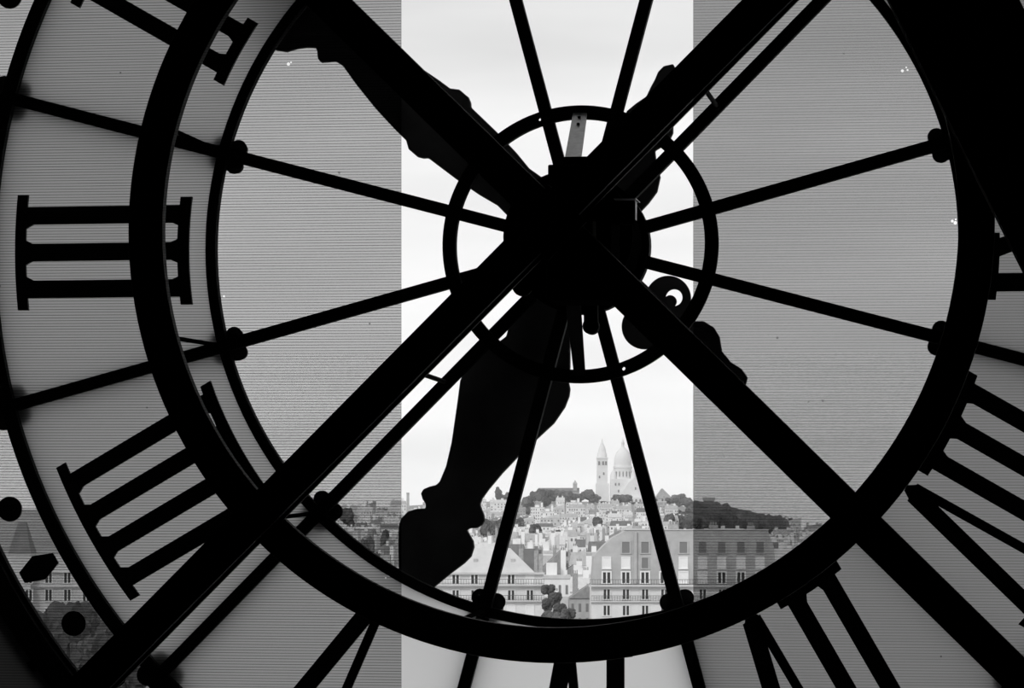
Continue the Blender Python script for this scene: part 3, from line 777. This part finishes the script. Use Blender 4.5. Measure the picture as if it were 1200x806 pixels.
# ---- a church roof with small belfry, a tower block and a chimney tower on the skyline
def skyline():
    d = 3350.; k = d/3000.
    x = pxx(674, d); b = ground_h(x, d)-3; Z = lambda py: pz(py, d)-b
    r = tag(empty('hill_church', (x, d, b)), 'old church with long dark roof and small belfry among hilltop trees', 'church')
    MB().box(-46*k, 5*k, 0, 20, 0, Z(576)).build('nave', MID, r)
    MB().add([(-46*k,-1,Z(576)),(5*k,-1,Z(576)),(5*k,21,Z(576)),(-46*k,21,Z(576)),(-43*k,10,Z(571.5)),(5*k,10,Z(571.5))], [(0,1,5,4),(1,2,5),(2,3,4,5),(3,0,4),(3,2,1,0)]).build('roof', DSLATE, r)
    MB().box(-2.4*k, 2.4*k, 2, 2+4.8*k, 0, Z(567)).build('belfry', MID, r)
    MB().add([(-3*k,1.5,Z(567)),(3*k,1.5,Z(567)),(3*k,2.5+5*k,Z(567)),(-3*k,2.5+5*k,Z(567)),(0,2+2.5*k,Z(562))], [(0,1,4),(1,2,4),(2,3,4),(3,0,4),(3,2,1,0)]).build('belfry_roof', SLATE, r)
    x = pxx(831, d); b = ground_h(x, d)-3; Z = lambda py: pz(py, d)-b
    r = tag(empty('water_tower', (x, d, b)), 'square dark tower rising above the wooded right end of the hill', 'tower')
    MB().box(-6*k, 6*k, 0, 14*k, 0, Z(586)).build('shaft', MID, r)
    MB().box(-7*k, 7*k, -2, 14*k+2, Z(586), Z(582.5)).build('cap', SLATE, r)
    d = 2600.; k = d/3000.
    x = pxx(478, d); b = ground_h(x, d)-3; Z = lambda py: pz(py, d)-b
    r = tag(empty('tower_block', (x, d, b)), 'slim grey tower standing alone on the low skyline', 'tower')
    MB().box(-1.6*k, 1.6*k, 0, 3*k, 0, Z(577.5)).build('shaft', MID, r)
    MB().box(-1.9*k, 1.9*k, -.5, 3*k+.5, Z(578.5), Z(577)).build('cap', SLATE, r)
    d = 3300.; k = d/3000.
    x = pxx(777, d); b = ground_h(x, d)-3; Z = lambda py: pz(py, d)-b
    r = tag(empty('gabled_chapel', (x, d, b)), 'grey gabled chapel right of the basilica at the edge of the trees', 'church')
    MB().prism([(-8*k,0),(10*k,0),(10*k,Z(584)),(4*k,Z(578)),(-1*k,Z(573)),(-8*k,Z(583))], 0, 25).build('wall', MID, r)
    MB().beam((-8.5*k,Z(583.2)),(-1*k,Z(572.6)),1.2,-.6,25.6).beam((-1*k,Z(572.6)),(10.5*k,Z(584)),1.2,-.6,25.6).build('roof', SLATE, r)
skyline()
for q in (near, far):
    for k, o in q.items():
        if (k, q is near) not in used:
            for c in list(o.children_recursive): bpy.data.objects.remove(c)
            bpy.data.objects.remove(o)

# ---- thin haze over the town
hm = bpy.data.materials.new('town_haze'); hm.use_nodes = True; t = hm.node_tree; t.nodes.clear()
ho = t.nodes.new('ShaderNodeOutputMaterial'); hv = t.nodes.new('ShaderNodeVolumeScatter')
hv.inputs['Color'].default_value = (1, 1, 1, 1); hv.inputs['Density'].default_value = 1.35e-4; hv.inputs['Anisotropy'].default_value = .2
t.links.new(hv.outputs[0], ho.inputs['Volume'])
hz = MB().box(-2000, 2000, -1050, 1050, 0, 165).build('haze', hm); hz.location = (0, 3550/KD, GZ-6)
tag(hz, 'thin pale haze lying over the town and the hill', 'haze', kind='stuff')

# ---- push the town out for the real lens and turn it square to the camera
rot = Matrix.Rotation(PSI, 4, 'Z')
for o in list(col.objects):
    if o in before or o.parent: continue
    l = o.location; o.location = rot @ Vector((l.x, l.y*KD, l.z)); o.rotation_euler.z += PSI
